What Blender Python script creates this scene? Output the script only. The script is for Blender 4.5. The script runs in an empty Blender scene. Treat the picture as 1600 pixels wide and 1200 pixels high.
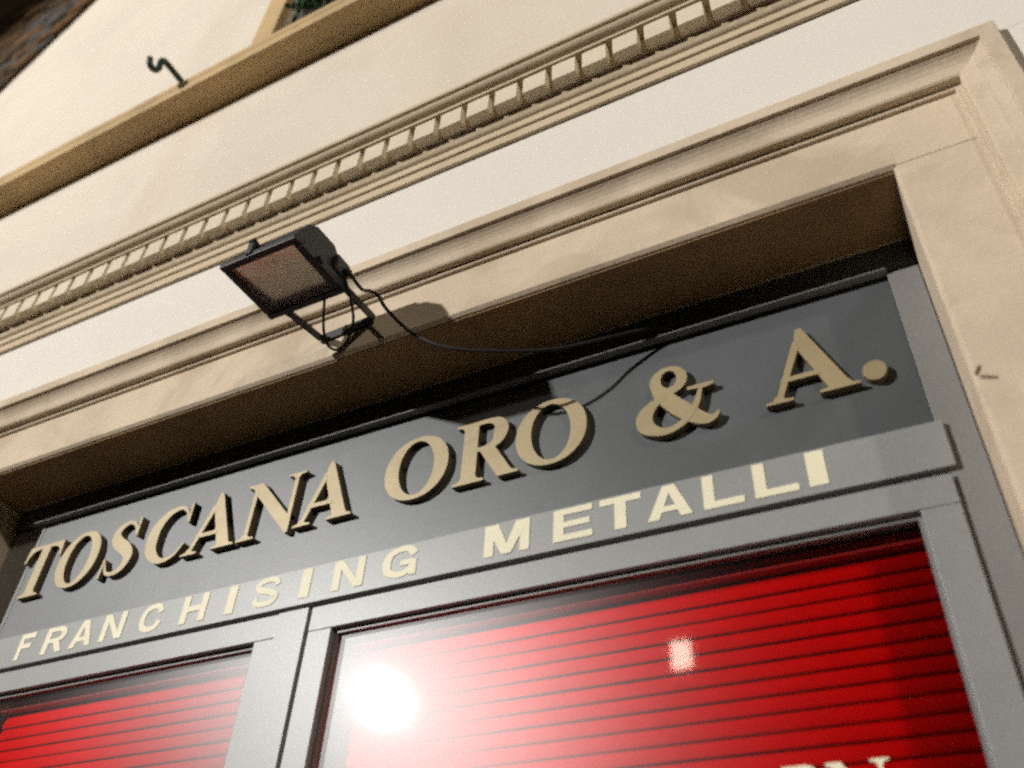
import bpy, bmesh, math, random
from mathutils import Vector, Matrix
random.seed(7)
S = bpy.context.scene
C = S.collection
OZ = 1.55                      # eye height: heights below are measured from the eye unless noted

# ------------------------------------------------------------------ camera
cam = bpy.data.cameras.new('camera')
cam_o = bpy.data.objects.new('camera', cam)
C.objects.link(cam_o)
RT = Vector((0.88677994, 0.45974636, 0.04748287))
UP = Vector((0.26471623, -0.58942275, 0.76322089))
FW = Vector((-0.37887552, 0.66423949, 0.6443906))
cam_o.matrix_world = Matrix(((RT.x, UP.x, -FW.x, 0), (RT.y, UP.y, -FW.y, 0), (RT.z, UP.z, -FW.z, OZ), (0, 0, 0, 1)))
cam.sensor_width = 36
cam.lens = 36 * 1393 / 1600
cam.clip_start = 0.02
cam.clip_end = 500
cam.dof.use_dof = True
cam.dof.focus_distance = 1.75
cam.dof.aperture_fstop = 2.1
S.camera = cam_o

# ------------------------------------------------------------------ night sky
w = bpy.data.worlds.new('World')
S.world = w
w.use_nodes = True
bg = w.node_tree.nodes['Background']
bg.inputs['Color'].default_value = (1.0, 0.62, 0.30, 1)
bg.inputs['Strength'].default_value = 0.010
S.view_settings.view_transform = 'Standard'
S.view_settings.look = 'None'
S.view_settings.exposure = 0.0
S.view_settings.gamma = 1
S.view_settings.use_curve_mapping = False
S.cycles.filter_width = 2.5
S.cycles.max_bounces = 8
S.cycles.use_adaptive_sampling = True
S.cycles.adaptive_threshold = 0.05
S.cycles.adaptive_min_samples = 24
S.cycles.use_denoising = False        # the picture is a grainy night shot
S.cycles.sample_clamp_indirect = 4

# street lamps (position of the light itself, eye-relative height) and strength
LAMP_LEFT = (-10.55, -11.8, 6.45)
LAMP_RIGHT = (12.2, -11.8, 9.3)
LAMP_RADIUS = 0.22
LEFT_POWER, LEFT_COL = 4850, (1.0, 0.98, 0.94)
RIGHT_POWER, RIGHT_COL = 1400, (1.0, 0.90, 0.76)

# ------------------------------------------------------------------ materials
def mat(name):
    m = bpy.data.materials.new(name)
    m.use_nodes = True
    return m, m.node_tree.nodes, m.node_tree.links, m.node_tree.nodes['Principled BSDF']

def surface(name, col, rough=0.8, var=0.12, scale=3.0, tint=None, fine=0.06, fine_scale=160, bump=0.15, bump_scale=90,
            metal=0.0, spec=0.4, stain=None, stain_scale=4.0, stain_amt=0.0, stain_lo=0.5, stain_hi=0.62):
    """mottled procedural surface: broad patches, a fine speckle, a bump, and optional blotchy stains"""
    m, N, L, P = mat(name)
    tc = N.new('ShaderNodeNewGeometry')
    def noise(sc, det=5, rough_=0.6, dist=0.0):
        n = N.new('ShaderNodeTexNoise')
        n.inputs['Scale'].default_value = sc
        n.inputs['Detail'].default_value = det
        n.inputs['Roughness'].default_value = rough_
        n.inputs['Distortion'].default_value = dist
        L.new(tc.outputs['Position'], n.inputs['Vector'])
        return n
    def mix(a, b, fac):
        x = N.new('ShaderNodeMix')
        x.data_type = 'RGBA'
        for s_, v_ in ((x.inputs[6], a), (x.inputs[7], b)):
            if isinstance(v_, tuple): s_.default_value = v_
            else: L.new(v_, s_)
        if isinstance(fac, float): x.inputs[0].default_value = fac
        else: L.new(fac, x.inputs[0])
        return x.outputs[2]
    def ramp(src, lo, hi, a, b):
        r = N.new('ShaderNodeMapRange')
        r.inputs[1].default_value = lo; r.inputs[2].default_value = hi
        r.inputs[3].default_value = a; r.inputs[4].default_value = b
        r.interpolation_type = 'SMOOTHSTEP'
        L.new(src, r.inputs[0])
        return r.outputs[0]
    c0 = tuple(col) + (1,)
    dark = tuple(max(0, c * (1 - var)) for c in (tint or col)) + (1,)
    out = mix(c0, dark, ramp(noise(scale, 6, 0.65, 0.4).outputs['Fac'], 0.35, 0.7, 0.0, 1.0))
    if stain:
        out = mix(out, tuple(stain) + (1,), ramp(noise(stain_scale, 4, 0.55, 0.8).outputs['Fac'], stain_lo, stain_hi, 0.0, stain_amt))
    sp = ramp(noise(fine_scale, 3, 0.7).outputs['Fac'], 0.3, 0.7, 0.0, 1.0)
    fd = N.new('ShaderNodeMath'); fd.operation = 'MULTIPLY'; fd.inputs[1].default_value = fine
    L.new(sp, fd.inputs[0])
    out = mix(out, tuple(c * 0.25 for c in col) + (1,), fd.outputs[0])
    L.new(out, P.inputs['Base Color'])
    P.inputs['Roughness'].default_value = rough
    P.inputs['Metallic'].default_value = metal
    P.inputs['Specular IOR Level'].default_value = spec
    if bump:
        b = N.new('ShaderNodeBump')
        b.inputs['Strength'].default_value = bump
        b.inputs['Distance'].default_value = 0.004
        L.new(noise(bump_scale, 6, 0.6).outputs['Fac'], b.inputs['Height'])
        L.new(b.outputs['Normal'], P.inputs['Normal'])
    return m

M = {}
M['stucco'] = surface('cream_stucco', (0.755, 0.675, 0.565), 0.9, 0.10, 1.6, fine=0.06, bump=0.35, bump_scale=45, stain=(0.66, 0.545, 0.42), stain_scale=1.3, stain_amt=0.5, stain_lo=0.45, stain_hi=0.75)
M['frieze'] = surface('white_painted_stucco', (0.81, 0.75, 0.675), 0.85, 0.05, 1.2, fine=0.03, bump=0.06)
M['stone'] = surface('beige_stone', (0.725, 0.59, 0.435), 0.88, 0.16, 5.0, fine=0.10, stain=(0.46, 0.355, 0.235), stain_scale=4.0, stain_amt=0.5, stain_lo=0.50, stain_hi=0.66, bump=0.25)
M['cornice'] = surface('ochre_beige_plaster', (0.63, 0.505, 0.345), 0.88, 0.14, 4.0, fine=0.08)
M['dentil'] = surface('cream_plaster', (0.74, 0.645, 0.49), 0.88, 0.10, 6.0, fine=0.06)
M['ledge'] = surface('tan_stone', (0.60, 0.42, 0.215), 0.88, 0.18, 4.0, fine=0.10, stain=(0.40, 0.29, 0.15), stain_scale=3.0, stain_amt=0.5)
M['panel'] = surface('dark_grey_panel_paint', (0.098, 0.106, 0.108), 0.42, 0.22, 3.0, fine=0.12, spec=0.5, bump=0.05, stain=(0.112, 0.118, 0.128), stain_scale=2.2, stain_amt=0.7)
M['frame'] = surface('light_grey_metal_paint', (0.32, 0.322, 0.315), 0.40, 0.10, 3.0, fine=0.10, spec=0.4, bump=0.05)
M['stile'] = surface('warm_grey_metal_paint', (0.25, 0.245, 0.235), 0.42, 0.12, 3.0, fine=0.12, spec=0.4, bump=0.05)
M['seal'] = surface('black_rubber', (0.012, 0.012, 0.012), 0.8, 0.1, bump=0)
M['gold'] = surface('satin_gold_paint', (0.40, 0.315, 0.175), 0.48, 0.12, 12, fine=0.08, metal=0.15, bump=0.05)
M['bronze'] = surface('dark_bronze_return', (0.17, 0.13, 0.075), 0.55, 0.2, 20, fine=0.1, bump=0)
M['cream_vinyl'] = surface('cream_vinyl', (0.86, 0.80, 0.58), 0.55, 0.05, 12, fine=0.03, bump=0)
M['red'] = surface('red_slat_paint', (0.84, 0.003, 0.003), 0.6, 0.10, 6, fine=0.05, spec=0.0, bump=0)
M['dark_red'] = surface('dark_red_paint', (0.40, 0.010, 0.010), 0.5, 0.1, 6, fine=0.05, spec=0.3, bump=0)
M['cord'] = surface('red_ladder_cord', (0.30, 0.006, 0.006), 0.9, 0.1, bump=0)
M['black_metal'] = surface('black_painted_metal', (0.022, 0.024, 0.026), 0.5, 0.3, 20, fine=0.1, bump=0.1)
M['bare_metal'] = surface('dull_aluminium', (0.92, 0.84, 0.70), 0.26, 0.12, 14, metal=1.0, fine=0.02, bump=0.08, bump_scale=40)
M['cable'] = surface('black_cable_rubber', (0.018, 0.014, 0.013), 0.6, 0.2, 20, bump=0)
M['green_iron'] = surface('dark_green_iron', (0.012, 0.050, 0.036), 0.5, 0.3, 30, bump=0.1)
M['rust'] = surface('rusty_iron', (0.26, 0.16, 0.09), 0.85, 0.3, 60, bump=0.2)
M['leaf'] = surface('dark_green_leaf', (0.02, 0.085, 0.03), 0.5, 0.4, 40, bump=0)
M['pot'] = surface('dark_plastic_pot', (0.05, 0.03, 0.02), 0.6, 0.2, 20, bump=0)
M['mortar'] = surface('dark_earth_mortar', (0.030, 0.018, 0.008), 0.95, 0.4, 8, fine=0.3, bump=0.5, bump_scale=60)
M['rubble_a'] = surface('brown_rubble_stone', (0.085, 0.042, 0.012), 0.92, 0.55, 9, fine=0.3, fine_scale=60, bump=0.8, bump_scale=35, stain=(0.03, 0.016, 0.006), stain_scale=9, stain_amt=0.8)
M['rubble_b'] = surface('orange_rubble_stone', (0.15, 0.070, 0.016), 0.92, 0.5, 8, fine=0.3, fine_scale=60, bump=0.8, bump_scale=35, stain=(0.045, 0.022, 0.008), stain_scale=8, stain_amt=0.8)
M['rubble_c'] = surface('grey_rubble_stone', (0.085, 0.075, 0.068), 0.92, 0.5, 9, fine=0.3, fine_scale=60, bump=0.8, bump_scale=35, stain=(0.035, 0.022, 0.012), stain_scale=9, stain_amt=0.8)
M['joint'] = surface('grey_mortar_joint', (0.36, 0.29, 0.20), 0.95, 0.5, 30, fine=0.2, bump=0.2)
M['soffit_shade'] = surface('soffit_shade_brown', (0.36, 0.225, 0.105), 0.8, 0.30, 5.0, fine=0.15, bump=0.2)  # brown darkened to carry the shade on the lintel's underside
M['soil'] = surface('potting_soil', (0.03, 0.02, 0.013), 0.95, 0.3, 60, bump=0.3)
M['wood'] = surface('old_brown_timber', (0.16, 0.085, 0.035), 0.85, 0.45, 9, fine=0.3, fine_scale=60, bump=0.4)
M['terracotta'] = surface('terracotta_tile', (0.36, 0.17, 0.06), 0.9, 0.45, 7, fine=0.3, fine_scale=50, bump=0.4, stain=(0.10, 0.05, 0.02), stain_scale=6, stain_amt=0.7)
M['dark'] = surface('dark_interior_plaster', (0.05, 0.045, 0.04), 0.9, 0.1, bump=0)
M['paving'] = surface('street_paving', (0.055, 0.045, 0.034), 0.85, 0.3, 2.0, fine=0.15, fine_scale=40)
M['house'] = surface('ochre_house_render', (0.13, 0.095, 0.06), 0.9, 0.2, 0.8, fine=0.05)
M['shutter'] = surface('green_shutter_paint', (0.03, 0.06, 0.045), 0.6, 0.2, 5, bump=0)
M['iron'] = surface('dark_cast_iron', (0.03, 0.032, 0.03), 0.5, 0.2, 10, bump=0.05)

for k_, cw, cr in (('frame', 0.32, 0.38), ('panel', 0.55, 0.44), ('stile', 0.3, 0.40)):
    p_ = [n for n in M[k_].node_tree.nodes if n.type == 'BSDF_PRINCIPLED'][0]
    p_.inputs['Coat Weight'].default_value = cw
    p_.inputs['Coat Roughness'].default_value = cr
    p_.inputs['Specular IOR Level'].default_value = 0.25

def glass_mat(name, tint, dust, dust_rough, ior=1.5):
    """window glass: a clear sheet with its mirror reflection and a thin film of grime that spreads highlights"""
    m, N, L, P = mat(name)
    N.remove(P)
    out = [n for n in N if n.type == 'OUTPUT_MATERIAL'][0]
    tr = N.new('ShaderNodeBsdfTransparent'); tr.inputs[0].default_value = tint
    gl = N.new('ShaderNodeBsdfGlossy'); gl.inputs['Roughness'].default_value = 0.036
    ro = N.new('ShaderNodeBsdfGlossy'); ro.distribution = 'BECKMANN'; ro.inputs['Roughness'].default_value = dust_rough
    # Schlick reflectance from the angle alone, the same on the front and the back face of the sheet
    ge = N.new('ShaderNodeNewGeometry')
    dt = N.new('ShaderNodeVectorMath'); dt.operation = 'DOT_PRODUCT'
    L.new(ge.outputs['Normal'], dt.inputs[0]); L.new(ge.outputs['Incoming'], dt.inputs[1])
    ab = N.new('ShaderNodeMath'); ab.operation = 'ABSOLUTE'; L.new(dt.outputs['Value'], ab.inputs[0])
    om = N.new('ShaderNodeMath'); om.operation = 'SUBTRACT'; om.inputs[0].default_value = 1; L.new(ab.outputs[0], om.inputs[1])
    pw = N.new('ShaderNodeMath'); pw.operation = 'POWER'; pw.inputs[1].default_value = 5; L.new(om.outputs[0], pw.inputs[0])
    r0 = ((ior - 1) / (ior + 1)) ** 2
    fr = N.new('ShaderNodeMath'); fr.operation = 'MULTIPLY_ADD'; fr.inputs[1].default_value = 1 - r0; fr.inputs[2].default_value = r0
    L.new(pw.outputs[0], fr.inputs[0])
    a = N.new('ShaderNodeMixShader'); b = N.new('ShaderNodeMixShader')
    L.new(fr.outputs[0], a.inputs[0]); L.new(tr.outputs[0], a.inputs[1]); L.new(gl.outputs[0], a.inputs[2])
    b.inputs[0].default_value = dust
    L.new(a.outputs[0], b.inputs[1]); L.new(ro.outputs[0], b.inputs[2])
    L.new(b.outputs[0], out.inputs[0])
    return m
M['glass'] = glass_mat('grimy_window_glass', (0.97, 0.97, 0.97, 1), 0.021, 0.33)

def frosted():
    """floodlight glass: clear but dusty, the dust lying in blotches"""
    m, N, L, P = mat('dusty_floodlight_glass')
    N.remove(P)
    out = [n for n in N if n.type == 'OUTPUT_MATERIAL'][0]
    tr = N.new('ShaderNodeBsdfTransparent'); tr.inputs[0].default_value = (0.985, 0.975, 0.95, 1)
    df = N.new('ShaderNodeBsdfDiffuse'); df.inputs[0].default_value = (0.62, 0.54, 0.44, 1)
    gl = N.new('ShaderNodeBsdfGlossy'); gl.inputs['Roughness'].default_value = 0.12
    nz = N.new('ShaderNodeTexNoise'); nz.inputs['Scale'].default_value = 22; nz.inputs['Detail'].default_value = 5
    ge = N.new('ShaderNodeNewGeometry'); L.new(ge.outputs['Position'], nz.inputs['Vector'])
    rp = N.new('ShaderNodeMapRange'); rp.inputs[1].default_value = 0.4; rp.inputs[2].default_value = 0.68
    rp.inputs[3].default_value = 0.02; rp.inputs[4].default_value = 0.14
    L.new(nz.outputs['Fac'], rp.inputs[0])
    a = N.new('ShaderNodeMixShader'); L.new(rp.outputs[0], a.inputs[0])
    b = N.new('ShaderNodeMixShader'); b.inputs[0].default_value = 0.02
    L.new(tr.outputs[0], a.inputs[1]); L.new(df.outputs[0], a.inputs[2])
    L.new(a.outputs[0], b.inputs[1]); L.new(gl.outputs[0], b.inputs[2])
    L.new(b.outputs[0], out.inputs[0])
    return m
M['frosted'] = frosted()

def emit(name, col, strength):
    m, N, L, P = mat(name)
    P.inputs['Base Color'].default_value = (0.8, 0.8, 0.8, 1)
    P.inputs['Emission Color'].default_value = tuple(col) + (1,)
    P.inputs['Emission Strength'].default_value = strength
    return m

# ------------------------------------------------------------------ mesh helpers
WORLD = {}
def link(o, parent, loc):
    C.objects.link(o)
    base = Vector((0, 0, 0))
    if parent is not None:
        o.parent = parent
        base = WORLD[parent.name]
    o.location = Vector(loc) - base
    WORLD[o.name] = Vector(loc)
    return o

def thing(name, label, cat, loc, group=None):
    """an Empty at the thing's base; loc is eye-relative like everything else"""
    o = bpy.data.objects.new(name, None)
    o.empty_display_size = 0.1
    link(o, None, (loc[0], loc[1], loc[2] + OZ))
    o['label'] = label; o['category'] = cat
    if group: o['group'] = group
    return o

def obj(name, bm, m, parent=None, smooth=False):
    """bm holds eye-relative coordinates; the object's origin goes to the base of its bounds"""
    bmesh.ops.recalc_face_normals(bm, faces=bm.faces)
    xs = [v.co.x for v in bm.verts]; ys = [v.co.y for v in bm.verts]; zs = [v.co.z for v in bm.verts]
    loc = Vector(((min(xs) + max(xs)) / 2, (min(ys) + max(ys)) / 2, min(zs)))
    for v in bm.verts: v.co -= loc
    me = bpy.data.meshes.new(name)
    bm.to_mesh(me); bm.free()
    for mm in (m if isinstance(m, list) else [m]): me.materials.append(mm)
    if smooth:
        for p in me.polygons: p.use_smooth = True
    o = bpy.data.objects.new(name, me)
    return link(o, parent, (loc.x, loc.y, loc.z + OZ))

def copy_part(o, delta, parent):
    c = o.copy()
    link(c, parent, WORLD[o.name] + Vector(delta))
    return c

def BM(): return bmesh.new()

def box(bm, x0, x1, y0, y1, z0, z1, bev=0.0):
    vs = [bm.verts.new(p) for p in ((x0, y0, z0), (x1, y0, z0), (x1, y1, z0), (x0, y1, z0), (x0, y0, z1), (x1, y0, z1), (x1, y1, z1), (x0, y1, z1))]
    fs = [bm.faces.new([vs[i] for i in f]) for f in ((0, 1, 5, 4), (1, 2, 6, 5), (2, 3, 7, 6), (3, 0, 4, 7), (4, 5, 6, 7), (3, 2, 1, 0))]
    if bev:
        es = set(e for f in fs for e in f.edges)
        bmesh.ops.bevel(bm, geom=list(es), offset=bev, segments=2, affect='EDGES', profile=0.5)
    return bm

def boxo(name, m, parent, *d, bev=0.0):
    return obj(name, box(BM(), *d, bev=bev), m, parent)

def prism_x(bm, prof, x0, x1):
    """closed profile of (y, z) points drawn out along x"""
    a = [bm.verts.new((x0, y, z)) for y, z in prof]
    b = [bm.verts.new((x1, y, z)) for y, z in prof]
    n = len(prof)
    for i in range(n):
        bm.faces.new((a[i], a[(i + 1) % n], b[(i + 1) % n], b[i]))
    bm.faces.new(a); bm.faces.new(b[::-1])
    return bm

def prism_z(bm, prof, z0, z1):
    a = [bm.verts.new((x, y, z0)) for x, y in prof]
    b = [bm.verts.new((x, y, z1)) for x, y in prof]
    n = len(prof)
    for i in range(n):
        bm.faces.new((a[i], a[(i + 1) % n], b[(i + 1) % n], b[i]))
    bm.faces.new(a[::-1]); bm.faces.new(b)
    return bm

def catmull(pts, n=6):
    P = [Vector(p) for p in pts]
    out = []
    for i in range(len(P) - 1):
        p0 = P[max(i - 1, 0)]; p1 = P[i]; p2 = P[i + 1]; p3 = P[min(i + 2, len(P) - 1)]
        for k in range(n):
            t = k / n
            out.append(0.5 * ((2 * p1) + (p2 - p0) * t + (2 * p0 - 5 * p1 + 4 * p2 - p3) * t * t + (3 * p1 - p0 - 3 * p2 + p3) * t ** 3))
    out.append(P[-1])
    return out

def tube(bm, pts, r, sides=8, n=6, smooth_path=True):
    path = catmull(pts, n) if smooth_path else [Vector(p) for p in pts]
    prev = None
    rings = []
    nrm = None
    for i, p in enumerate(path):
        t = (path[min(i + 1, len(path) - 1)] - path[max(i - 1, 0)]).normalized()
        if nrm is None:
            nrm = t.orthogonal().normalized()
        else:
            nrm = (nrm - t * nrm.dot(t)).normalized()
        b = t.cross(nrm)
        rr = r(i / (len(path) - 1)) if callable(r) else r
        rings.append([bm.verts.new(p + (nrm * math.cos(a) + b * math.sin(a)) * rr) for a in [2 * math.pi * k / sides for k in range(sides)]])
    for a, b in zip(rings, rings[1:]):
        for k in range(sides):
            bm.faces.new((a[k], a[(k + 1) % sides], b[(k + 1) % sides], b[k]))
    bm.faces.new(rings[0][::-1]); bm.faces.new(rings[-1])
    return bm

def strap(bm, path, wid, thk, wdir):
    """flat metal bar along a 3-D path; wdir is the direction of its broad side"""
    path = [Vector(p) for p in path]
    rings = []
    wd = Vector(wdir).normalized()
    for i, p in enumerate(path):
        t = (path[min(i + 1, len(path) - 1)] - path[max(i - 1, 0)]).normalized()
        n = t.cross(wd).normalized()
        rings.append([bm.verts.new(p + wd * (sa * wid / 2) + n * (sb * thk / 2)) for sa, sb in ((-1, -1), (1, -1), (1, 1), (-1, 1))])
    for a, b in zip(rings, rings[1:]):
        for k in range(4):
            bm.faces.new((a[k], a[(k + 1) % 4], b[(k + 1) % 4], b[k]))
    bm.faces.new(rings[0][::-1]); bm.faces.new(rings[-1])
    return bm

def cyl(bm, c, axis, r, h, seg=16, r2=None):
    q = Vector((0, 0, 1)).rotation_difference(Vector(axis).normalized()).to_matrix().to_4x4()
    bmesh.ops.create_cone(bm, cap_ends=True, segments=seg, radius1=r, radius2=r if r2 is None else r2, depth=h,
                          matrix=Matrix.Translation(c) @ q)
    return bm

# ------------------------------------------------------------------ the street (setting)
bm = BM()
bmesh.ops.create_grid(bm, x_segments=1, y_segments=1, size=120, matrix=Matrix.Translation((0, 0, -OZ)))
g = obj('street', bm, M['paving']); g['kind'] = 'structure'

# ------------------------------------------------------------------ the building and its doorway
XL, XR, ZT = -2.11, 0.09, 1.187          # clear opening: left, right, underside of the lintel
bld = thing('building', 'cream rendered building with beige stone doorway and dentilled cornice', 'building', (-1.0, 1.0, -OZ))

# moulded stone surround: one profile swept up the left jamb, along the lintel and down the right jamb
PROF = [(0.0, 1.32), (0.0, 1.006), (0.006, 1.0), (0.1225, 1.0), (0.1235, 0.9935), (0.1255, 0.9925), (0.1325, 0.9925), (0.1335, 0.979),
        (0.137, 0.9765), (0.146, 0.975), (0.155, 0.973), (0.163, 0.969), (0.170, 0.9635), (0.1745, 0.9585), (0.1765, 0.957),
        (0.1775, 0.951), (0.179, 0.9505), (0.203, 0.9505), (0.2045, 0.953), (0.2045, 1.05)]
def surround_leg(parent):
    zb = -OZ
    def ring(kind):
        out = []
        for u, y in PROF:
            if kind == 0: out.append((XL - u, y, zb))
            if kind == 1: out.append((XL - u, y, ZT + u))
            if kind == 2: out.append((XR + u, y, ZT + u))
            if kind == 3: out.append((XR + u, y, zb))
        return out
    R_ = [ring(k) for k in range(4)]
    for nm, a, b in (('jamb', 0, 1), ('lintel', 1, 2), ('jamb', 2, 3)):
        bm = BM()
        # subdivide along the length so that the stone can be slightly uneven
        n = 24
        rows = []
        for i in range(n + 1):
            t = i / n
            row = []
            for p, q in zip(R_[a], R_[b]):
                v = Vector(p).lerp(Vector(q), t)
                row.append(bm.verts.new(v))
            rows.append(row)
        for r0, r1 in zip(rows, rows[1:]):
            for k in range(len(PROF) - 1):
                bm.faces.new((r0[k], r0[k + 1], r1[k + 1], r1[k]))
        # backs and ends close the piece
        for r0, r1 in zip(rows, rows[1:]):
            bm.faces.new((r0[-1], r0[0], r1[0], r1[-1]))
        bm.faces.new(rows[0]); bm.faces.new(rows[-1][::-1])
        obj(nm, bm, M['stone'], parent)
surround_leg(bld)

for xa, xb in ((XR + 0.0015, XR + 0.1215), (XL - 0.1215, XL - 0.0015)):
    boxo('mortar_joint', M['joint'], bld, xa, xb, 0.9996, 1.004, ZT + 0.0004, ZT + 0.0020)
boxo('soffit_shade_sheet', M['soffit_shade'], bld, XL + 0.003, XR - 0.003, 1.010, 1.150, ZT - 0.004, ZT - 0.0005)  # added sheet: shade under the lintel put into its dark colour

WX0, WX1 = -7.0, 3.2
# ground-floor wall either side of the surround
boxo('wall', M['stucco'], bld, WX0, XL - 0.2045, 0.985, 1.32, -OZ, 1.385)
boxo('wall', M['frieze'], bld, XR + 0.2045, WX1, 0.9722, 1.32, -OZ, 1.3872)
# white frieze
boxo('frieze', M['frieze'], bld, WX0, WX1, 0.972, 1.32, 1.3875, 1.636)

# cornice: bed mouldings, dentil band, corona
cor = obj('cornice', prism_x(BM(), [
    (1.32, 1.6365), (0.9625, 1.6365), (0.9625, 1.661), (0.9585, 1.6625), (0.9565, 1.664), (0.9565, 1.682), (0.9545, 1.6835),
    (0.9520, 1.6845), (0.9490, 1.687), (0.9470, 1.691), (0.9455, 1.696), (0.9440, 1.6985), (0.9440, 1.7065), (0.9390, 1.7085),
    (0.9390, 1.766), (0.9070, 1.7665), (0.9070, 1.7735), (0.9060, 1.7745), (0.9030, 1.7755), (0.8990, 1.777), (0.8950, 1.779),
    (0.8915, 1.7825), (0.8895, 1.7865), (0.8885, 1.790), (0.8830, 1.791), (0.8815, 1.7925), (0.8815, 1.8020), (0.8845, 1.8035), (1.32, 1.8035)],
    WX0, WX1), M['cornice'], bld)
bm = box(BM(), -0.7490, -0.6940, 0.9125, 0.9387, 1.7087, 1.7658, bev=0.0014)
d0 = obj('dentil', bm, M['dentil'], cor)
PITCH = 0.0696
for k in range(-46, 33):
    if k == 0: continue
    copy_part(d0, (k * PITCH, random.uniform(-0.0008, 0.0008), 0), cor)

# plain wall above, up to and past the string course, with the window opening
OX0, OX1, OZ0, OZ1 = -1.58, -0.62, 2.75, 4.35
ZTOP = 5.7
boxo('wall', M['stucco'], bld, WX0, WX1, 0.98, 1.32, 1.804, 2.566)
ledge = obj('string_course', prism_x(BM(), [
    (1.32, 2.567), (0.98, 2.567), (0.955, 2.5675), (0.94, 2.571), (0.925, 2.571), (0.8855, 2.5685), (0.8805, 2.5705), (0.8805, 2.612), (0.8775, 2.616),
    (0.8765, 2.640), (0.8800, 2.646), (0.98, 2.654), (1.32, 2.654)], WX0, WX1), M['ledge'], bld)
up = BM()
box(up, WX0, OX0, 0.98, 1.32, 2.655, ZTOP)
box(up, OX1, WX1, 0.98, 1.32, 2.655, ZTOP)
box(up, OX0, OX1, 0.98, 1.32, 2.655, OZ0)
box(up, OX0, OX1, 0.98, 1.32, OZ1, ZTOP)
obj('wall', up, M['stucco'], bld)
# upper window: surround, sill, frame and pane
sur = BM()
box(sur, OX0 - 0.115, OX0, 0.962, 0.979, 2.6551, OZ1 + 0.115)
box(sur, OX1, OX1 + 0.115, 0.962, 0.979, 2.6551, OZ1 + 0.115)
box(sur, OX0 + 0.0005, OX1 - 0.0005, 0.962, 0.979, OZ1, OZ1 + 0.115)
box(sur, OX0 - 0.060, OX0 - 0.002, 0.950, 0.9615, 2.6551, OZ1 + 0.06)
box(sur, OX1 + 0.002, OX1 + 0.060, 0.950, 0.9615, 2.6551, OZ1 + 0.06)
wsur = obj('window_surround', sur, M['ledge'], bld)
fr = BM()
box(fr, OX0 + 0.001, OX0 + 0.06, 1.10, 1.15, OZ0 + 0.001, OZ1 - 0.001)
box(fr, OX1 - 0.06, OX1 - 0.001, 1.10, 1.15, OZ0 + 0.001, OZ1 - 0.001)
box(fr, OX0 + 0.0605, OX1 - 0.0605, 1.10, 1.15, OZ0 + 0.001, OZ0 + 0.06)
box(fr, OX0 + 0.0605, OX1 - 0.0605, 1.10, 1.15, OZ1 - 0.06, OZ1 - 0.001)
box(fr, -1.125, -1.075, 1.10, 1.15, OZ0 + 0.0605, OZ1 - 0.0605)
uw = obj('window', fr, M['wood'], bld)
boxo('pane', M['glass'], uw, OX0 + 0.0605, OX1 - 0.0605, 1.122, 1.128, OZ0 + 0.0605, OZ1 - 0.0605)
# rooms behind, so nothing is seen through the windows but dark
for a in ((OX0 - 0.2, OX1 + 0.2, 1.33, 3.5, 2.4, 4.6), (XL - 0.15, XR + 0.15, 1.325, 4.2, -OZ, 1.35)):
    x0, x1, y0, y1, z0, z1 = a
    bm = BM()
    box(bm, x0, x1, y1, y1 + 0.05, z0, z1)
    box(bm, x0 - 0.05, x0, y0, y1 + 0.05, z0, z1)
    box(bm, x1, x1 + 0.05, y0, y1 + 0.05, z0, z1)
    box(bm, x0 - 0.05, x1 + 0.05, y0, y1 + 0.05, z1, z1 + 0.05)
    obj('room_wall', bm, M['dark'], bld)

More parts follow.
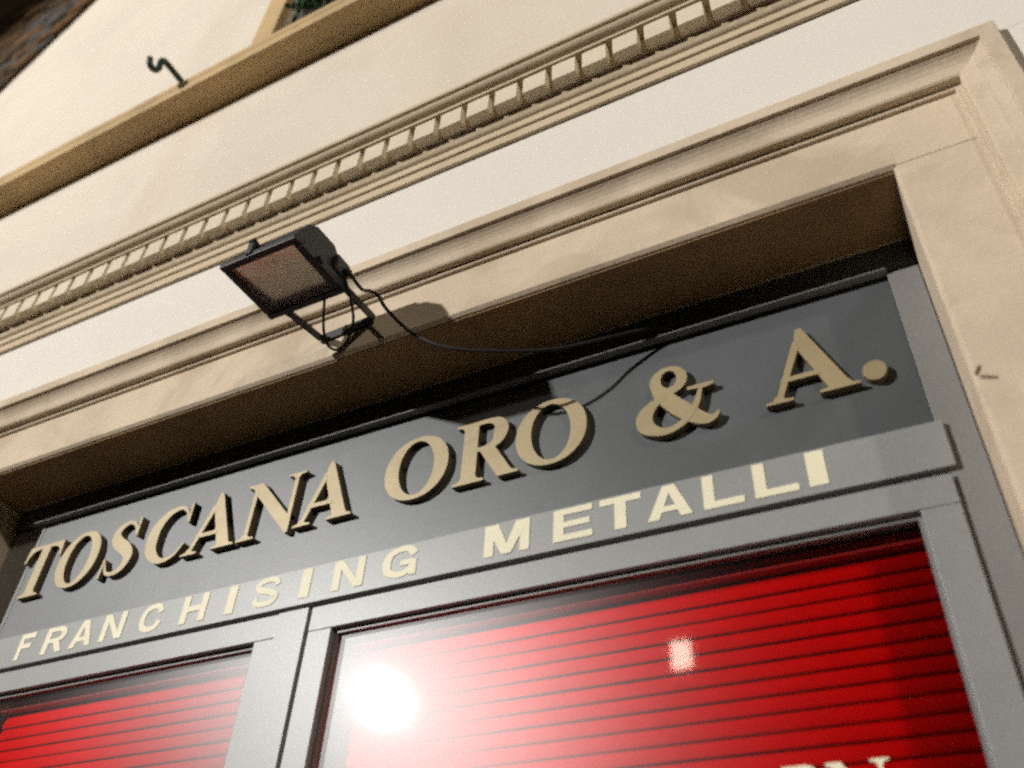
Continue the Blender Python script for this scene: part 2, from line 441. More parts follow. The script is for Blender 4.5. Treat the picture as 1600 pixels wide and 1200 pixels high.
# rough brown masonry where the render stops at the far left
nb = thing('stone_wall', 'rough dark brown masonry of the neighbouring wall beside the cream render', 'wall', (-4.6, 0.97, 2.66))
def edge_x(z): return -3.771 + (z - 4.09) * 0.5957
bm = BM()
a_ = [(-6.9, 2.66), (edge_x(2.66), 2.66), (edge_x(5.68), 5.68), (-6.9, 5.68)]
vs = [[bm.verts.new((x, y, z)) for x, z in a_] for y in (0.968, 0.9795)]
for k in range(4): bm.faces.new((vs[0][k], vs[0][(k + 1) % 4], vs[1][(k + 1) % 4], vs[1][k]))
bm.faces.new(vs[0]); bm.faces.new(vs[1][::-1])
obj('mortar', bm, M['mortar'], nb)
rs = random.Random(11)
z = 3.28
while z < 5.5:
    h = rs.uniform(0.09, 0.15)
    x1 = None
    xr = -0.5
    while True:
        first = x1 is None
        if first: rb, rt_ = edge_x(z) + rs.uniform(-0.01, 0.012), edge_x(z + h) + rs.uniform(-0.01, 0.012)
        else: rb, rt_ = x1 - 0.012, x1 - 0.012 + rs.uniform(-0.02, 0.02)
        if rb < edge_x(z) - 1.15: break
        ln = rs.uniform(0.13, 0.28)
        lb = rb - ln; lt = min(lb + rs.uniform(-0.02, 0.02), rt_ - 0.08)
        q = [(lb, z), (rb, z + rs.uniform(-0.006, 0.006)), (rt_, z + h - 0.012), (lt, z + h - 0.012 + rs.uniform(-0.008, 0.008))]
        cx = sum(p[0] for p in q) / 4; cz = sum(p[1] for p in q) / 4
        out = rs.uniform(0.010, 0.028)
        bm = BM()
        A_ = [bm.verts.new((x, 0.9685, zz)) for x, zz in q]
        B_ = [bm.verts.new((cx + (x - cx) * 0.95, 0.9675 - out * 0.6, cz + (zz - cz) * 0.93)) for x, zz in q]
        C_ = [bm.verts.new((cx + (x - cx) * 0.72 + rs.uniform(-.01, .01), 0.9675 - out * rs.uniform(0.85, 1.1), cz + (zz - cz) * 0.66)) for x, zz in q]
        for u, v in ((A_, B_), (B_, C_)):
            for k in range(4): bm.faces.new((u[k], u[(k + 1) % 4], v[(k + 1) % 4], v[k]))
        bm.faces.new(C_); bm.faces.new(A_[::-1])
        obj('stone', bm, M[rs.choice(('rubble_a', 'rubble_a', 'rubble_b', 'rubble_b', 'rubble_c'))], nb)
        x1 = lb
    z += h

# ------------------------------------------------------------------ shop front in the opening
shop = thing('shop_front', 'grey metal shop front with gold lettering set in the stone doorway', 'shop front', (-1.01, 1.17, -OZ))
YF = 1.150
# head rail with its bright lip, sign panel, strip
boxo('head_rail', M['panel'], shop, XL + 0.002, XR - 0.002, 1.160, 1.20, 1.1295, ZT - 0.001)
boxo('rail_lip', M['stile'], shop, XL + 0.075, XR - 0.05, 1.149, 1.168, 1.1235, 1.1280, bev=0.0010)
boxo('gasket', M['seal'], shop, XL + 0.118, XR - 0.052, 1.1665, 1.19, 1.1190, 1.1232)
panel = boxo('sign_panel', M['panel'], shop, XL + 0.118, XR - 0.052, 1.170, 1.19, 0.8065, 1.1187)
strip = boxo('sign_strip', M['frame'], shop, XL + 0.118, XR - 0.042, YF, 1.19, 0.7285, 0.806, bev=0.001)
for a, b in ((XL + 0.002, XL + 0.117), (XR - 0.051, XR - 0.002)):
    z1 = 1.1232
    boxo('post', M['stile'], shop, a, b, 1.169 if a < -1 else 1.160, 1.21, -OZ + 0.02, z1, bev=0.001)
boxo('gasket', M['seal'], shop, XL + 0.118, XR - 0.042, 1.166, 1.19, 0.7185, 0.728)
JX = -1.047
GZ0 = -1.25
def leaf(x0, x1, gx0, gx1, gz1, yoff):
    f = BM()
    y0, y1 = YF + yoff, YF + 0.045
    box(f, x0, x1, y0, y1, gz1, 0.718, bev=0.001)
    box(f, x0, gx0, y0 + 0.0006, y1, -OZ + 0.03, gz1 - 0.0003, bev=0.001)
    box(f, gx1, x1, y0 + 0.0006, y1, -OZ + 0.03, gz1 - 0.0003, bev=0.001)
    box(f, gx0 + 0.0003, gx1 - 0.0003, y0 + 0.001, y1, -OZ + 0.03, GZ0, bev=0.001)
    o = obj('window_frame', f, M['frame'], shop)
    boxo('pane', M['glass'], o, gx0 + 0.0004, gx1 - 0.0004, 1.170, 1.176, GZ0 + 0.0005, gz1 - 0.0005)
    bd = BM()
    for (a, b, c, d) in ((gx0, gx0 + 0.007, GZ0 + 0.008, gz1 - 0.008), (gx1 - 0.007, gx1, GZ0 + 0.008, gz1 - 0.008), (gx0, gx1, gz1 - 0.0075, gz1 - 0.0006), (gx0, gx1, GZ0 + 0.0006, GZ0 + 0.0075)):
        box(bd, a + 0.0006, b - 0.0006, 1.1625, 1.1695, c, d)
    obj('glazing_bead', bd, M['stile'], o)
    return o
left_leaf = leaf(XL + 0.118, JX - 0.003, -1.93, -1.167, 0.672, 0.0)
boxo('mullion', M['frame'], shop, -1.118, JX - 0.0032, 1.1475, 1.1497, -OZ + 0.03, 0.7179)
right_leaf = leaf(JX + 0.003, XR - 0.0515, -0.993, -0.012, 0.6715, 0.001)
boxo('gasket', M['seal'], shop, JX - 0.0028, JX + 0.0028, 1.168, 1.19, -OZ + 0.03, 0.718)

# ---- lettering
def prism_poly(bm, pts, y0, y1):
    a = [bm.verts.new((x, y0, z)) for x, z in pts]
    b = [bm.verts.new((x, y1, z)) for x, z in pts]
    n = len(pts)
    for i in range(n):
        bm.faces.new((a[i], a[(i + 1) % n], b[(i + 1) % n], b[i]))
    bm.faces.new(a); bm.faces.new(b[::-1])

def prism_ring(bm, outer, inner, y0, y1):
    n = len(outer)
    V = [[bm.verts.new((p[0], y, p[1])) for p in c] for c in (outer, inner) for y in (y0, y1)]
    of, ob, inf, inb = V
    for i in range(n):
        j = (i + 1) % n
        bm.faces.new((of[i], of[j], inf[j], inf[i])); bm.faces.new((ob[i], inb[i], inb[j], ob[j]))
        bm.faces.new((of[i], ob[i], ob[j], of[j])); bm.faces.new((inf[i], inf[j], inb[j], inb[i]))

def ribbon_outline(pts, n=7, flat=False):
    P = catmull([(p[0], p[1], p[2]) for p in pts], n) if not flat else [Vector(p) for p in pts]
    Lf, Rt = [], []
    for i, p in enumerate(P):
        a = P[max(i - 1, 0)]; b = P[min(i + 1, len(P) - 1)]
        t = Vector((b.x - a.x, b.y - a.y)).normalized()
        nn = Vector((-t.y, t.x))
        c = Vector((p.x, p.y))
        Lf.append(c + nn * p.z / 2); Rt.append(c - nn * p.z / 2)
    return Lf, Rt

def prism_ribbon(bm, pts, y0, y1, n=7, f=lambda p: p):
    Lf, Rt = ribbon_outline(pts, n)
    Lf = [f(p) for p in Lf]; Rt = [f(p) for p in Rt]
    a = [bm.verts.new((p[0], y0, p[1])) for p in Lf]; b = [bm.verts.new((p[0], y0, p[1])) for p in Rt]
    c = [bm.verts.new((p[0], y1, p[1])) for p in Lf]; d = [bm.verts.new((p[0], y1, p[1])) for p in Rt]
    for i in range(len(a) - 1):
        bm.faces.new((a[i], a[i + 1], b[i + 1], b[i])); bm.faces.new((c[i], d[i], d[i + 1], c[i + 1]))
        bm.faces.new((a[i], c[i], c[i + 1], a[i + 1])); bm.faces.new((b[i], b[i + 1], d[i + 1], d[i]))
    bm.faces.new((a[0], b[0], d[0], c[0])); bm.faces.new((a[-1], c[-1], d[-1], b[-1]))

def ell(cx, cy, rx, ry, n=40, tilt=0.0, p=2.0):
    out = []
    for k in range(n):
        a = 2 * math.pi * k / n
        ca, sa = math.cos(a), math.sin(a)
        x = rx * math.copysign(abs(ca) ** (2 / p), ca); y = ry * math.copysign(abs(sa) ** (2 / p), sa)
        out.append((cx + x * math.cos(tilt) - y * math.sin(tilt), cy + x * math.sin(tilt) + y * math.cos(tilt)))
    return out

def serif_foot(x0, x1, s0, s1, z=0.0, up=1):
    """bracketed slab serif under (or over) a stem s0..s1"""
    h = 0.04 * up; k = 0.10 * up
    return [(x0, z), (x1, z), (x1, z + h * 0.8), (s1 + 0.3 * (x1 - s1), z + h * 1.15), (s1, z + k), (s0, z + k), (s0 - 0.3 * (s0 - x0), z + h * 1.15), (x0, z + h * 0.8)]

# glyphs in units of the cap height: ('p', polygon) ('o', outer, inner) ('r', ribbon of x, z, width)
SERIF = {
 'T': (0.875, [('p', [(0.03, 1), (0.845, 1), (0.875, 0.70), (0.835, 0.70), (0.80, 0.82), (0.735, 0.895), (0.64, 0.925), (0.54, 0.93), (0.54, 0.12), (0.565, 0.06), (0.67, 0.035), (0.67, 0), (0.205, 0), (0.205, 0.035), (0.31, 0.06), (0.335, 0.12), (0.335, 0.93), (0.235, 0.925), (0.14, 0.895), (0.075, 0.82), (0.04, 0.70), (0, 0.70)])]),
 'O': (0.98, [('o', ell(0.49, 0.5, 0.485, 0.52, 48, 0.0, 2.1), ell(0.49, 0.5, 0.27, 0.45, 48, 0.06, 2.0))]),
 'S': (0.70, [('r', [(0.585, 0.70, 0.03), (0.53, 0.86, 0.055), (0.37, 0.965, 0.07), (0.19, 0.90, 0.125), (0.135, 0.755, 0.175), (0.24, 0.61, 0.205), (0.43, 0.47, 0.215), (0.57, 0.30, 0.18), (0.51, 0.10, 0.12), (0.345, 0.025, 0.07), (0.18, 0.08, 0.055), (0.075, 0.30, 0.03)]),
              ('p', [(0.575, 1.01), (0.615, 1.01), (0.625, 0.66), (0.59, 0.66)]), ('p', [(0.03, -0.01), (0.075, -0.01), (0.085, 0.33), (0.045, 0.33)])]),
 'C': (0.87, [('r', [(0.80, 0.66, 0.03), (0.73, 0.86, 0.055), (0.56, 0.965, 0.07), (0.33, 0.91, 0.13), (0.16, 0.72, 0.21), (0.12, 0.49, 0.235), (0.17, 0.26, 0.205), (0.35, 0.075, 0.13), (0.55, 0.03, 0.07), (0.73, 0.10, 0.05), (0.85, 0.27, 0.035)]),
              ('p', [(0.785, 1.0), (0.83, 1.0), (0.84, 0.64), (0.80, 0.64)])]),
 'A': (1.0, [('p', [(0.455, 1.03), (0.52, 1.03), (0.905, 0.05), (0.675, 0.05), (0.405, 0.80)]), ('p', [(0.405, 0.86), (0.455, 0.74), (0.185, 0.05), (0.11, 0.05)]),
             ('p', [(0.215, 0.345), (0.60, 0.345), (0.63, 0.275), (0.185, 0.275)]), ('p', serif_foot(0.0, 0.30, 0.115, 0.18)), ('p', serif_foot(0.575, 1.0, 0.70, 0.89))]),
 'N': (1.08, [('p', [(0.0, 1), (0.265, 1), (0.90, 0.27), (0.955, 0.27), (0.955, -0.03), (0.905, -0.03), (0.17, 0.82), (0.10, 0.93), (0.0, 0.962)]),
              ('p', [(0.145, 0.05), (0.215, 0.05), (0.215, 0.85), (0.145, 0.85)]), ('p', [(0.885, 0.20), (0.955, 0.20), (0.955, 0.95), (0.885, 0.95)]),
              ('p', serif_foot(0.02, 0.34, 0.145, 0.215)), ('p', serif_foot(0.76, 1.08, 0.885, 0.955, 1.0, -1))]),
 'R': (0.92, [('p', [(0.0, 1), (0.33, 1), (0.33, 0.11), (0.355, 0.06), (0.45, 0.035), (0.45, 0), (0.0, 0), (0.0, 0.035), (0.09, 0.06), (0.115, 0.11), (0.115, 0.89), (0.09, 0.94), (0.0, 0.965)]),
              ('r', [(0.32, 0.962, 0.075), (0.50, 0.958, 0.085), (0.63, 0.89, 0.16), (0.665, 0.75, 0.21), (0.62, 0.60, 0.16), (0.50, 0.525, 0.085), (0.32, 0.512, 0.07)]),
              ('p', [(0.36, 0.50), (0.59, 0.50), (0.82, 0.10), (0.86, 0.055), (0.94, 0.035), (0.94, 0.0), (0.65, 0.0)])]),
 '&': (1.0, [('o', ell(0.44, 0.79, 0.235, 0.225, 32), ell(0.445, 0.81, 0.10, 0.135, 32)),
             ('r', [(0.27, 0.74, 0.10), (0.34, 0.60, 0.19), (0.49, 0.39, 0.22), (0.66, 0.20, 0.21), (0.82, 0.07, 0.16), (0.93, 0.06, 0.09), (1.0, 0.13, 0.03)]),
             ('r', [(0.40, 0.555, 0.05), (0.24, 0.47, 0.13), (0.125, 0.32, 0.20), (0.135, 0.16, 0.20), (0.27, 0.045, 0.13), (0.43, 0.025, 0.09), (0.61, 0.12, 0.09), (0.74, 0.30, 0.08), (0.82, 0.54, 0.05)]),
             ('p', [(0.66, 0.60), (0.98, 0.60), (0.98, 0.555), (0.88, 0.53), (0.66, 0.555)])]),
 '.': (0.30, [('p', ell(0.14, 0.13, 0.135, 0.135, 28))]),
}
W_ = 0.215
def st(*pts): return ('r', [(a, b, W_) for a, b in pts])
def bar(x0, x1, z0, z1): return ('p', [(x0, z0), (x1, z0), (x1, z1), (x0, z1)])
SANS = {   # width 1 x height 1 boxes, stretched to each letter's measured width
 'F': [bar(0, 0.27, 0, 1), bar(0.2, 1, 0.80, 1), bar(0.2, 0.88, 0.42, 0.60)],
 'R': [bar(0, 0.25, 0, 1), ('r', [(0.2, 0.905, 0.18), (0.62, 0.90, 0.18), (0.83, 0.80, 0.22), (0.86, 0.69, 0.24), (0.80, 0.55, 0.22), (0.6, 0.475, 0.17), (0.2, 0.47, 0.17)]), ('p', [(0.44, 0.45), (0.72, 0.45), (1.0, 0.0), (0.72, 0.0)])],
 'A': [('p', [(0.36, 1), (0.64, 1), (1.0, 0), (0.74, 0), (0.5, 0.76), (0.26, 0), (0.0, 0)]), bar(0.24, 0.76, 0.20, 0.37)],
 'N': [bar(0, 0.24, 0, 1), bar(0.76, 1, 0, 1), ('p', [(0.03, 1), (0.27, 1), (0.97, 0), (0.73, 0)])],
 'C': [('r', [(0.93, 0.66, 0.22), (0.78, 0.87, 0.20), (0.5, 0.92, 0.19), (0.22, 0.80, 0.21), (0.12, 0.5, 0.24), (0.22, 0.20, 0.21), (0.5, 0.08, 0.19), (0.80, 0.14, 0.20), (0.93, 0.35, 0.22)])],
 'H': [bar(0, 0.25, 0, 1), bar(0.75, 1, 0, 1), bar(0.2, 0.8, 0.40, 0.60)],
 'I': [bar(0, 1, 0, 1)],
 'S': [('r', [(0.90, 0.70, 0.20), (0.78, 0.88, 0.18), (0.5, 0.92, 0.18), (0.22, 0.86, 0.19), (0.14, 0.72, 0.22), (0.30, 0.58, 0.21), (0.68, 0.46, 0.21), (0.87, 0.30, 0.22), (0.75, 0.12, 0.19), (0.48, 0.08, 0.18), (0.20, 0.13, 0.18), (0.09, 0.32, 0.20)])],
 'G': [('r', [(0.91, 0.68, 0.22), (0.76, 0.88, 0.20), (0.5, 0.92, 0.19), (0.21, 0.80, 0.21), (0.12, 0.5, 0.24), (0.21, 0.20, 0.21), (0.5, 0.08, 0.19), (0.74, 0.15, 0.19), (0.87, 0.33, 0.17)]), bar(0.79, 0.985, 0.0, 0.50), bar(0.52, 0.9, 0.36, 0.53)],
 'M': [bar(0, 0.21, 0, 1), bar(0.79, 1, 0, 1), ('p', [(0.02, 1), (0.30, 1), (0.60, 0.0), (0.40, 0.0)]), ('p', [(0.70, 1), (0.98, 1), (0.60, 0.0), (0.40, 0.0)])],
 'E': [bar(0, 0.27, 0, 1), bar(0.2, 1, 0.81, 1), bar(0.2, 0.93, 0.41, 0.59), bar(0.2, 1, 0, 0.19)],
 'T': [bar(0, 1, 0.80, 1), bar(0.36, 0.64, 0, 0.85)],
 'L': [bar(0, 0.28, 0, 1), bar(0.2, 1, 0, 0.20)],
}
def letter(parent, pieces, x0, sx, z0, sz, yf, yb, m, step=0.00035):
    bm = BM()
    f = lambda p: (x0 + p[0] * sx, z0 + p[1] * sz)
    for i, pc in enumerate(pieces):
        y = yf - i * step
        if pc[0] == 'p': prism_poly(bm, [f(p) for p in pc[1]], y, yb)
        elif pc[0] == 'o': prism_ring(bm, [f(p) for p in pc[1]], [f(p) for p in pc[2]], y, yb)
        else: prism_ribbon(bm, pc[1], y, yb, f=f)
    o = obj('letter', bm, m, parent)
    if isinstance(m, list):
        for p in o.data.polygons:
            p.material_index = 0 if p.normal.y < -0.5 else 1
    return o

CAPS = 0.140
YLF = 1.156
for ch, a, b in (('T', -1.994, -1.867), ('O', -1.861, -1.726), ('S', -1.703, -1.602), ('C', -1.573, -1.449), ('A', -1.447, -1.301), ('N', -1.297, -1.140),
                 ('A', -1.146, -1.002), ('O', -0.934, -0.788), ('R', -0.774, -0.639), ('O', -0.645, -0.501), ('&', -0.411, -0.265), ('A', -0.189, -0.042), ('.', -0.038, 0.002)):
    wd, pcs = SERIF[ch]
    sx = (b - a) / wd
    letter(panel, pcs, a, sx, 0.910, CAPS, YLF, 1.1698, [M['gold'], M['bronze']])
for ch, a, b in (('F', -1.866, -1.819), ('R', -1.782, -1.716), ('A', -1.695, -1.630), ('N', -1.605, -1.541), ('C', -1.497, -1.436), ('H', -1.381, -1.316), ('I', -1.263, -1.242),
                 ('S', -1.197, -1.133), ('I', -1.083, -1.060), ('N', -1.008, -0.939), ('G', -0.899, -0.825), ('M', -0.690, -0.604), ('E', -0.560, -0.490), ('T', -0.477, -0.406),
                 ('A', -0.396, -0.323), ('L', -0.305, -0.242), ('L', -0.226, -0.161), ('I', -0.146, -0.119)):
    letter(strip, SANS[ch], a, b - a, 0.7415, 0.060, YF - 0.0012, YF - 0.0002, M['cream_vinyl'], 0.0001)
# cream serif lettering on the lower part of the right-hand pane, only its tops in view
for ch, a, b, zt in (('O', -0.345, -0.262, 0.3735), ('R', -0.249, -0.196, 0.3735), ('N', -0.196, -0.122, 0.373)):
    wd, pcs = SERIF[ch]
    letter(right_leaf, pcs, a, (b - a) / wd, zt - 0.093, 0.085, 1.1688, 1.1698, M['cream_vinyl'], 0.0001)

# ------------------------------------------------------------------ red blinds behind the glass
YB = 1.208
SP = 0.0242
def blind(x0, x1, label):
    b = thing('venetian_blind', label, 'blind', ((x0 + x1) / 2, YB, -0.12), 'red slatted blinds behind the shop windows')
    boxo('headrail', M['dark_red'], b, x0, x1, YB - 0.016, YB + 0.018, 0.648, 0.6665, bev=0.002)
    # slat: slightly crowned strip, closed with its lower edge towards the street
    prof = []
    n = 9
    top = Vector((YB + 0.0020, 0.0)); bot = Vector((YB - 0.0020, -0.0256))
    nn = Vector((-(bot - top).y, (bot - top).x)).normalized()
    fr_, bk = [], []
    for i in range(n):
        t = i / (n - 1)
        c = top.lerp(bot, t) - nn * 0.0024 * (1 - (2 * t - 1) ** 2)      # crowned towards the street
        fr_.append(c); bk.append(c + Vector((0.0007, 0.0003)))
    prof = [(p.x, p.y + 0.641) for p in fr_] + [(p.x, p.y + 0.641) for p in bk[::-1]]
    s0 = obj('slat', prism_x(BM(), prof, x0 + 0.002, x1 - 0.002), M['red'], b, True)
    for k in range(1, 31):
        c = copy_part(s0, (random.uniform(-0.001, 0.001), 0, -k * SP + random.uniform(-0.0006, 0.0006)), b)
        c.rotation_euler = (random.uniform(-0.035, 0.035), random.uniform(-0.0012, 0.0012), 0)
    boxo('bottom_rail', M['dark_red'], b, x0, x1, YB - 0.010, YB + 0.010, 0.641 - 31 * SP - 0.018, 0.641 - 31 * SP, bev=0.002)
    bm = BM()
    L_ = x1 - x0
    for f in (0.14, 0.5, 0.86):
        for y in (YB + 0.0085,):
            box(bm, x0 + f * L_, x0 + f * L_ + 0.0016, y, y + 0.0012, 0.641 - 31 * SP, 0.6478)
    obj('ladder_cord', bm, M['cord'], b)
blind(-1.93, -1.175, 'red slatted blind behind the narrower left-hand pane under FRANCHISING')
blind(-0.990, -0.016, 'red slatted blind behind the wide right-hand pane with the bright lamp glare')

# ------------------------------------------------------------------ floodlight on its yoke
fl = thing('floodlight', 'black floodlight on a bracket fixed to the stone lintel, facing down', 'floodlight', (-0.97, 1.0, 1.25))
FX0, FX1, FY0, FY1, FZ = -1.076, -0.895, 0.738, 0.893, 1.236
prof = [(FY0 + 0.006, FZ + 0.008), (FY0 + 0.012, FZ + 0.03), (FY0 + 0.030, FZ + 0.066), (FY0 + 0.052, FZ + 0.083), (FY0 + 0.105, FZ + 0.085), (FY0 + 0.130, FZ + 0.064), (FY1 - 0.012, FZ + 0.03), (FY1 - 0.006, FZ + 0.008)]
bm = BM()
inner = [(FY1 - 0.010, FZ + 0.008), (FY1 - 0.016, FZ + 0.028), (FY0 + 0.128, FZ + 0.060), (FY0 + 0.104, FZ + 0.080), (FY0 + 0.053, FZ + 0.078), (FY0 + 0.034, FZ + 0.062), (FY0 + 0.017, FZ + 0.03), (FY0 + 0.011, FZ + 0.008)]
prism_x(bm, prof + inner, FX0 + 0.0095, FX1 - 0.0095)
for xa, xb in ((FX0 + 0.006, FX0 + 0.0094), (FX1 - 0.0094, FX1 - 0.006)):
    prism_x(bm, prof, xa, xb)
for k in range(5):      # cooling fins on the back
    y = FY0 + 0.056 + k * 0.011
    box(bm, FX0 + 0.03, FX1 - 0.03, y, y + 0.003, FZ + 0.080, FZ + 0.094)
house = obj('housing', bm, M['black_metal'], fl)
bm = BM()
fw_ = 0.015
box(bm, FX0, FX1, FY0, FY0 + fw_, FZ - 0.006, FZ + 0.0075, bev=0.002)
box(bm, FX0, FX1, FY1 - fw_, FY1, FZ - 0.006, FZ + 0.0075, bev=0.002)
box(bm, FX0 + 0.0003, FX0 + fw_, FY0 + fw_ + 0.0003, FY1 - fw_ - 0.0003, FZ - 0.0055, FZ + 0.0070, bev=0.002)
box(bm, FX1 - fw_, FX1 - 0.0003, FY0 + fw_ + 0.0003, FY1 - fw_ - 0.0003, FZ - 0.0055, FZ + 0.0070, bev=0.002)
obj('glass_frame', bm, M['black_metal'], fl)
boxo('glass', M['frosted'], fl, FX0 + fw_ - 0.001, FX1 - fw_ + 0.001, FY0 + fw_ - 0.001, FY1 - fw_ + 0.001, FZ - 0.0035, FZ + 0.0005)
obj('reflector', prism_x(BM(), [(FY0 + 0.0165, FZ + 0.0022), (FY1 - 0.0165, FZ + 0.0125), (FY1 - 0.0165, FZ + 0.0140), (FY0 + 0.0165, FZ + 0.0037)], FX0 + fw_, FX1 - fw_), M['bare_metal'], fl)
# latch knob on the outer edge
bm = BM()
cyl(bm, (-1.003, FY0 + 0.004, FZ + 0.033), (0, -1, 0.35), 0.008, 0.018)
box(bm, -1.009, -0.997, FY0 - 0.004, FY0 + 0.004, FZ - 0.002, FZ + 0.03)
obj('latch', bm, M['black_metal'], fl)
# terminal box at the back right with its gland
bm = box(BM(), -0.929, -0.889, FY1 - 0.045, FY1 - 0.004, FZ + 0.020, FZ + 0.062, bev=0.004)
cyl(bm, (-0.889, FY1 - 0.018, FZ + 0.034), (1, 0.4, -0.4), 0.007, 0.026)
obj('terminal_box', bm, M['black_metal'], fl)
# yoke: base bar on the lintel and two arms
bm = BM()
strap(bm, [(-1.031, 0.9965, 1.250), (-0.900, 0.9965, 1.256)], 0.022, 0.004, (0, 0, 1))
strap(bm, [(-1.031, 0.9945, 1.250), (-1.046, 0.917, 1.254), (-1.0805, 0.853, 1.267), (-1.0805, 0.804, 1.272)], 0.018, 0.004, (0, 0.25, 1))
strap(bm, [(-0.900, 0.9945, 1.256), (-0.894, 0.885, 1.242), (-0.887, 0.756, 1.230)], 0.018, 0.004, (0.06, 0, 1))
yk = obj('yoke', bm, M['black_metal'], fl)
bm = BM()
cyl(bm, (-0.966, 0.9925, 1.2525), (0, 1, 0), 0.008, 0.006, 6)
obj('bolt', bm, M['rust'], yk)
bm = BM()
cyl(bm, (-0.883, 0.804, 1.231), (1, 0, 0), 0.0085, 0.008, 6)
obj('bolt', bm, M['black_metal'], yk)

# ------------------------------------------------------------------ cables
CAB = [(-0.880, 0.878, 1.266), (-0.873, 0.907, 1.252), (-0.880, 0.929, 1.266), (-0.880, 0.950, 1.283), (-0.862, 0.955, 1.265), (-0.848, 0.960, 1.237), (-0.814, 0.965, 1.189),
       (-0.770, 0.975, 1.140), (-0.708, 0.995, 1.102), (-0.618, 1.03, 1.088), (-0.535, 1.07, 1.094), (-0.472, 1.10, 1.113), (-0.383, 1.13, 1.134), (-0.292, 1.148, 1.141), (-0.20, 1.152, 1.155)]
o = obj('power_cable', tube(BM(), CAB, 0.0036, 8), M['cable'], None, True)
o['label'] = 'long black power cable sagging from the floodlight under the lintel to the grey shop sign'; o['category'] = 'cable'
LOOP = [(-0.938, 0.878, 1.258), (-0.941, 0.892, 1.227), (-0.965, 0.921, 1.229), (-0.987, 0.955, 1.218), (-0.985, 0.972, 1.195), (-0.965, 0.980, 1.181), (-0.936, 0.972, 1.187), (-0.907, 0.947, 1.206), (-0.891, 0.911, 1.226), (-0.889, 0.882, 1.253)]
o = obj('wire_loop', tube(BM(), LOOP, 0.0028, 8), M['cable'], None, True)
o['label'] = 'short black wire hanging in a loop between the floodlight bracket arms'; o['category'] = 'wire'

# ------------------------------------------------------------------ small things on the facade
HK = [(-1.89, 0.985, 2.708), (-1.89, 0.896, 2.711), (-1.89, 0.830, 2.714), (-1.89, 0.812, 2.708), (-1.89, 0.808, 2.692), (-1.89, 0.8115, 2.662), (-1.89, 0.805, 2.640), (-1.89, 0.792, 2.633), (-1.89, 0.778, 2.642), (-1.89, 0.772, 2.662)]
o = obj('iron_hook', tube(BM(), HK, 0.0105, 10), M['green_iron'], None, True)
o['label'] = 'dark green iron hook sticking out of the wall above the brown ledge'; o['category'] = 'hook'
bm = BM()
cyl(bm, (0.098, 0.988, 0.7515), (0.35, -1, -0.05), 0.0026, 0.014, 10)
o = obj('wall_pin', bm, M['rust'])
o['label'] = 'small rusty pin sticking out of the right stone jamb'; o['category'] = 'pin'

pl = thing('potted_plant', 'dark green trailing plant in a pot on the ledge by the upper window', 'plant', (-1.36, 0.93, 2.652))
bm = BM()
cyl(bm, (-1.36, 0.929, 2.692), (0, 0, 1), 0.034, 0.078, 20, 0.045)
obj('pot', bm, M['pot'], pl)
bm = BM()
cyl(bm, (-1.36, 0.929, 2.7325), (0, 0, 1), 0.040, 0.004, 20)
obj('soil', bm, M['soil'], pl)
stems = BM(); lf = BM()
rnd = random.Random(3)
for k in range(26):
    a = rnd.uniform(0, 2 * math.pi); r = rnd.uniform(0.02, 0.11)
    tip = Vector((-1.36 + r * 1.25 * math.cos(a), 0.915 + 0.5 * r * math.sin(a) - 0.02, 2.735 + rnd.uniform(-0.02, 0.16)))
    base = Vector((-1.36 + 0.02 * math.cos(a), 0.929 + 0.02 * math.sin(a), 2.734))
    mid = base.lerp(tip, 0.5) + Vector((0, 0, 0.03))
    tube(stems, [base, mid, tip], 0.0014, 5, 4)
    for j in range(5):
        p = base.lerp(mid, 0.6).lerp(tip, j / 4) + Vector((rnd.uniform(-.012, .012), rnd.uniform(-.012, .008), rnd.uniform(-.012, .012)))
        d = Vector((rnd.uniform(-1, 1), rnd.uniform(-1, 0.6), rnd.uniform(-0.7, 0.8))).normalized()
        s = d.orthogonal().normalized(); n_ = d.cross(s)
        L_ = rnd.uniform(0.022, 0.036)
        q = [p, p + d * L_ * 0.4 + s * L_ * 0.32 + n_ * 0.003, p + d * L_, p + d * L_ * 0.4 - s * L_ * 0.32 + n_ * 0.003]
        m_ = p + d * L_ * 0.5 - n_ * 0.002
        v = [lf.verts.new(x) for x in q]; c = lf.verts.new(m_)
        for i in range(4): lf.faces.new((v[i], v[(i + 1) % 4], c))
obj('stem', stems, M['leaf'], pl)
o = obj('leaf', lf, M['leaf'], pl); o['kind'] = 'stuff'

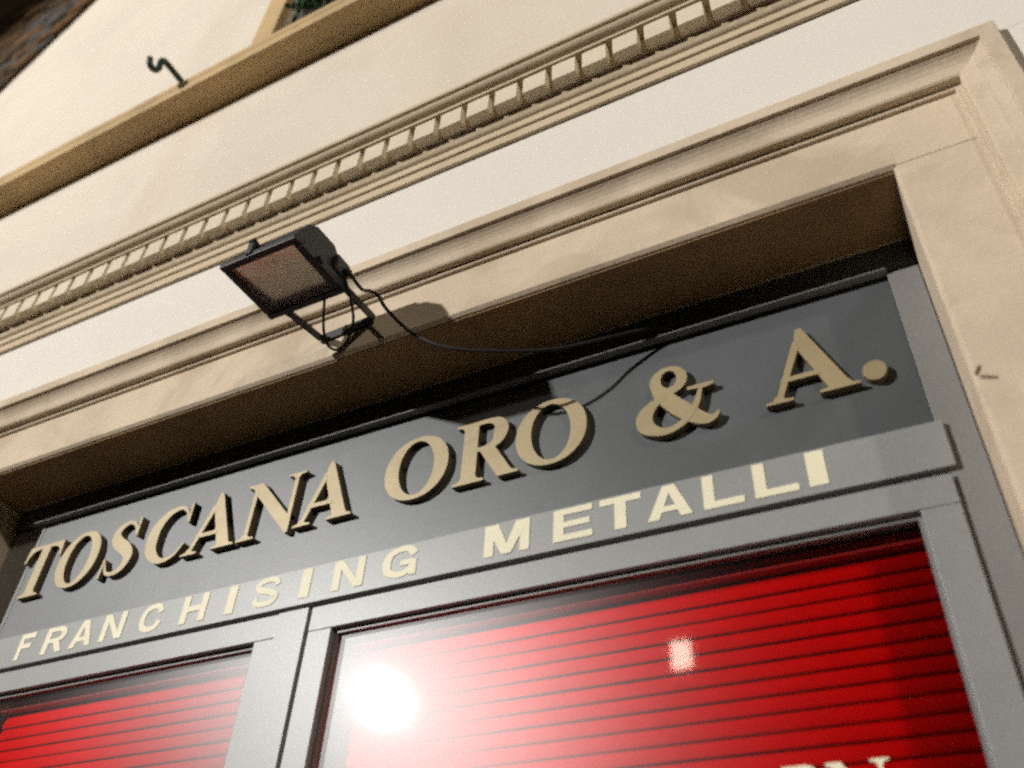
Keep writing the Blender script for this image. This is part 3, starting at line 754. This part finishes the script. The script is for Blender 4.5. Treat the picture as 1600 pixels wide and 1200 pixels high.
# ------------------------------------------------------------------ across the street: lamps and the house opposite
AIM = Vector((-1.35, 1.0, 1.95))
def street_lamp(pos, power, col, soft, label):
    """a pole with one projector head aimed at the facade"""
    x, y, z = pos
    P0 = Vector(pos)
    d = (AIM - P0).normalized()
    back = P0 - d * 0.42
    px, py = back.x, back.y
    t = thing('street_lamp', label, 'street lamp', (px, py, -OZ), 'projector lamps on poles across the street')
    bm = BM()
    tube(bm, [(px, py, -OZ), (px, py, 1.0), (px, py, back.z - 0.22)], lambda f: 0.075 - 0.03 * f, 12, 3)
    cyl(bm, (px, py, -OZ + 0.25), (0, 0, 1), 0.13, 0.5, 16, 0.09)
    obj('pole', bm, M['iron'], t)
    bm = BM()
    cyl(bm, P0 - d * 0.40, d, 0.20, 0.36, 24, 0.30)
    cyl(bm, P0 - d * 0.20, d, 0.33, 0.05, 24)
    cyl(bm, Vector((px, py, back.z - 0.16)), (0, 0, 1), 0.05, 0.2, 12)
    obj('lamp_head', bm, M['iron'], t)
    bm = BM()
    cyl(bm, P0 - d * 0.165, d, 0.28, 0.015, 24)
    obj('lens', bm, emit('lamp_lens_light', col, 25), t)
    ld = bpy.data.lights.new('lamp_light', 'SPOT')
    ld.energy = power * math.pi * 0.25 ** 2 * 4 * math.pi
    ld.color = col
    ld.shadow_soft_size = soft
    ld.spot_size = math.radians(SPOT_DEG)
    ld.spot_blend = 0.25
    lo = bpy.data.objects.new('lamp_light', ld)
    link(lo, t, (P0.x, P0.y, P0.z + OZ))
    lo.rotation_euler = d.to_track_quat('-Z', 'Y').to_euler()
SPOT_DEG = 29
street_lamp(LAMP_LEFT, LEFT_POWER, LEFT_COL, 0.18, 'lit projector lamp on a pole whose glare is mirrored in the right-hand pane')
street_lamp(LAMP_RIGHT, RIGHT_POWER, RIGHT_COL, 0.45, 'lit warm projector lamp on a pole further right along the street')

YH = -30.0
opp = thing('house', 'plain ochre house with green shutters on the far side of the square', 'house', (-2, YH, -OZ))
boxo('wall', M['house'], opp, -32, 26, YH - 8, YH, -OZ, 18.6)
boxo('roof', M['terracotta'], opp, -32.6, 26.6, YH - 8.6, YH + 0.7, 18.6, 18.9)
for zz in (0.2, 3.8, 7.2, 10.6, 14.3):
    for i, xx in enumerate((-29, -25, -21, -17, -13.5, -10.1, -6, -2, 2, 6, 10, 14, 18, 22)):
        lit = (zz == 14.3 and xx == -10.1)
        fr = BM()
        y = YH
        box(fr, xx - 0.7, xx - 0.6, y, y + 0.06, zz - 0.6, zz + 1.3)
        box(fr, xx + 0.6, xx + 0.7, y, y + 0.06, zz - 0.6, zz + 1.3)
        box(fr, xx - 0.6, xx + 0.6, y, y + 0.06, zz + 1.2, zz + 1.3)
        box(fr, xx - 0.8, xx + 0.8, y, y + 0.14, zz - 0.7, zz - 0.6)
        wn = obj('window', fr, M['stone'], opp)
        g0 = 0.40 if lit else 0.005
        if lit:
            boxo('pane', emit('lit_window', (1.0, 0.80, 0.66), 15.0), wn, xx - 0.4, xx + 0.4, y + 0.002, y + 0.03, zz - 0.2, zz + 0.9)
        boxo('shutter', M['shutter'], wn, xx - 0.599, xx - g0, y + 0.002, y + 0.05, zz - 0.599, zz + 1.199)
        boxo('shutter', M['shutter'], wn, xx + g0, xx + 0.599, y + 0.002, y + 0.05, zz - 0.599, zz + 1.199)
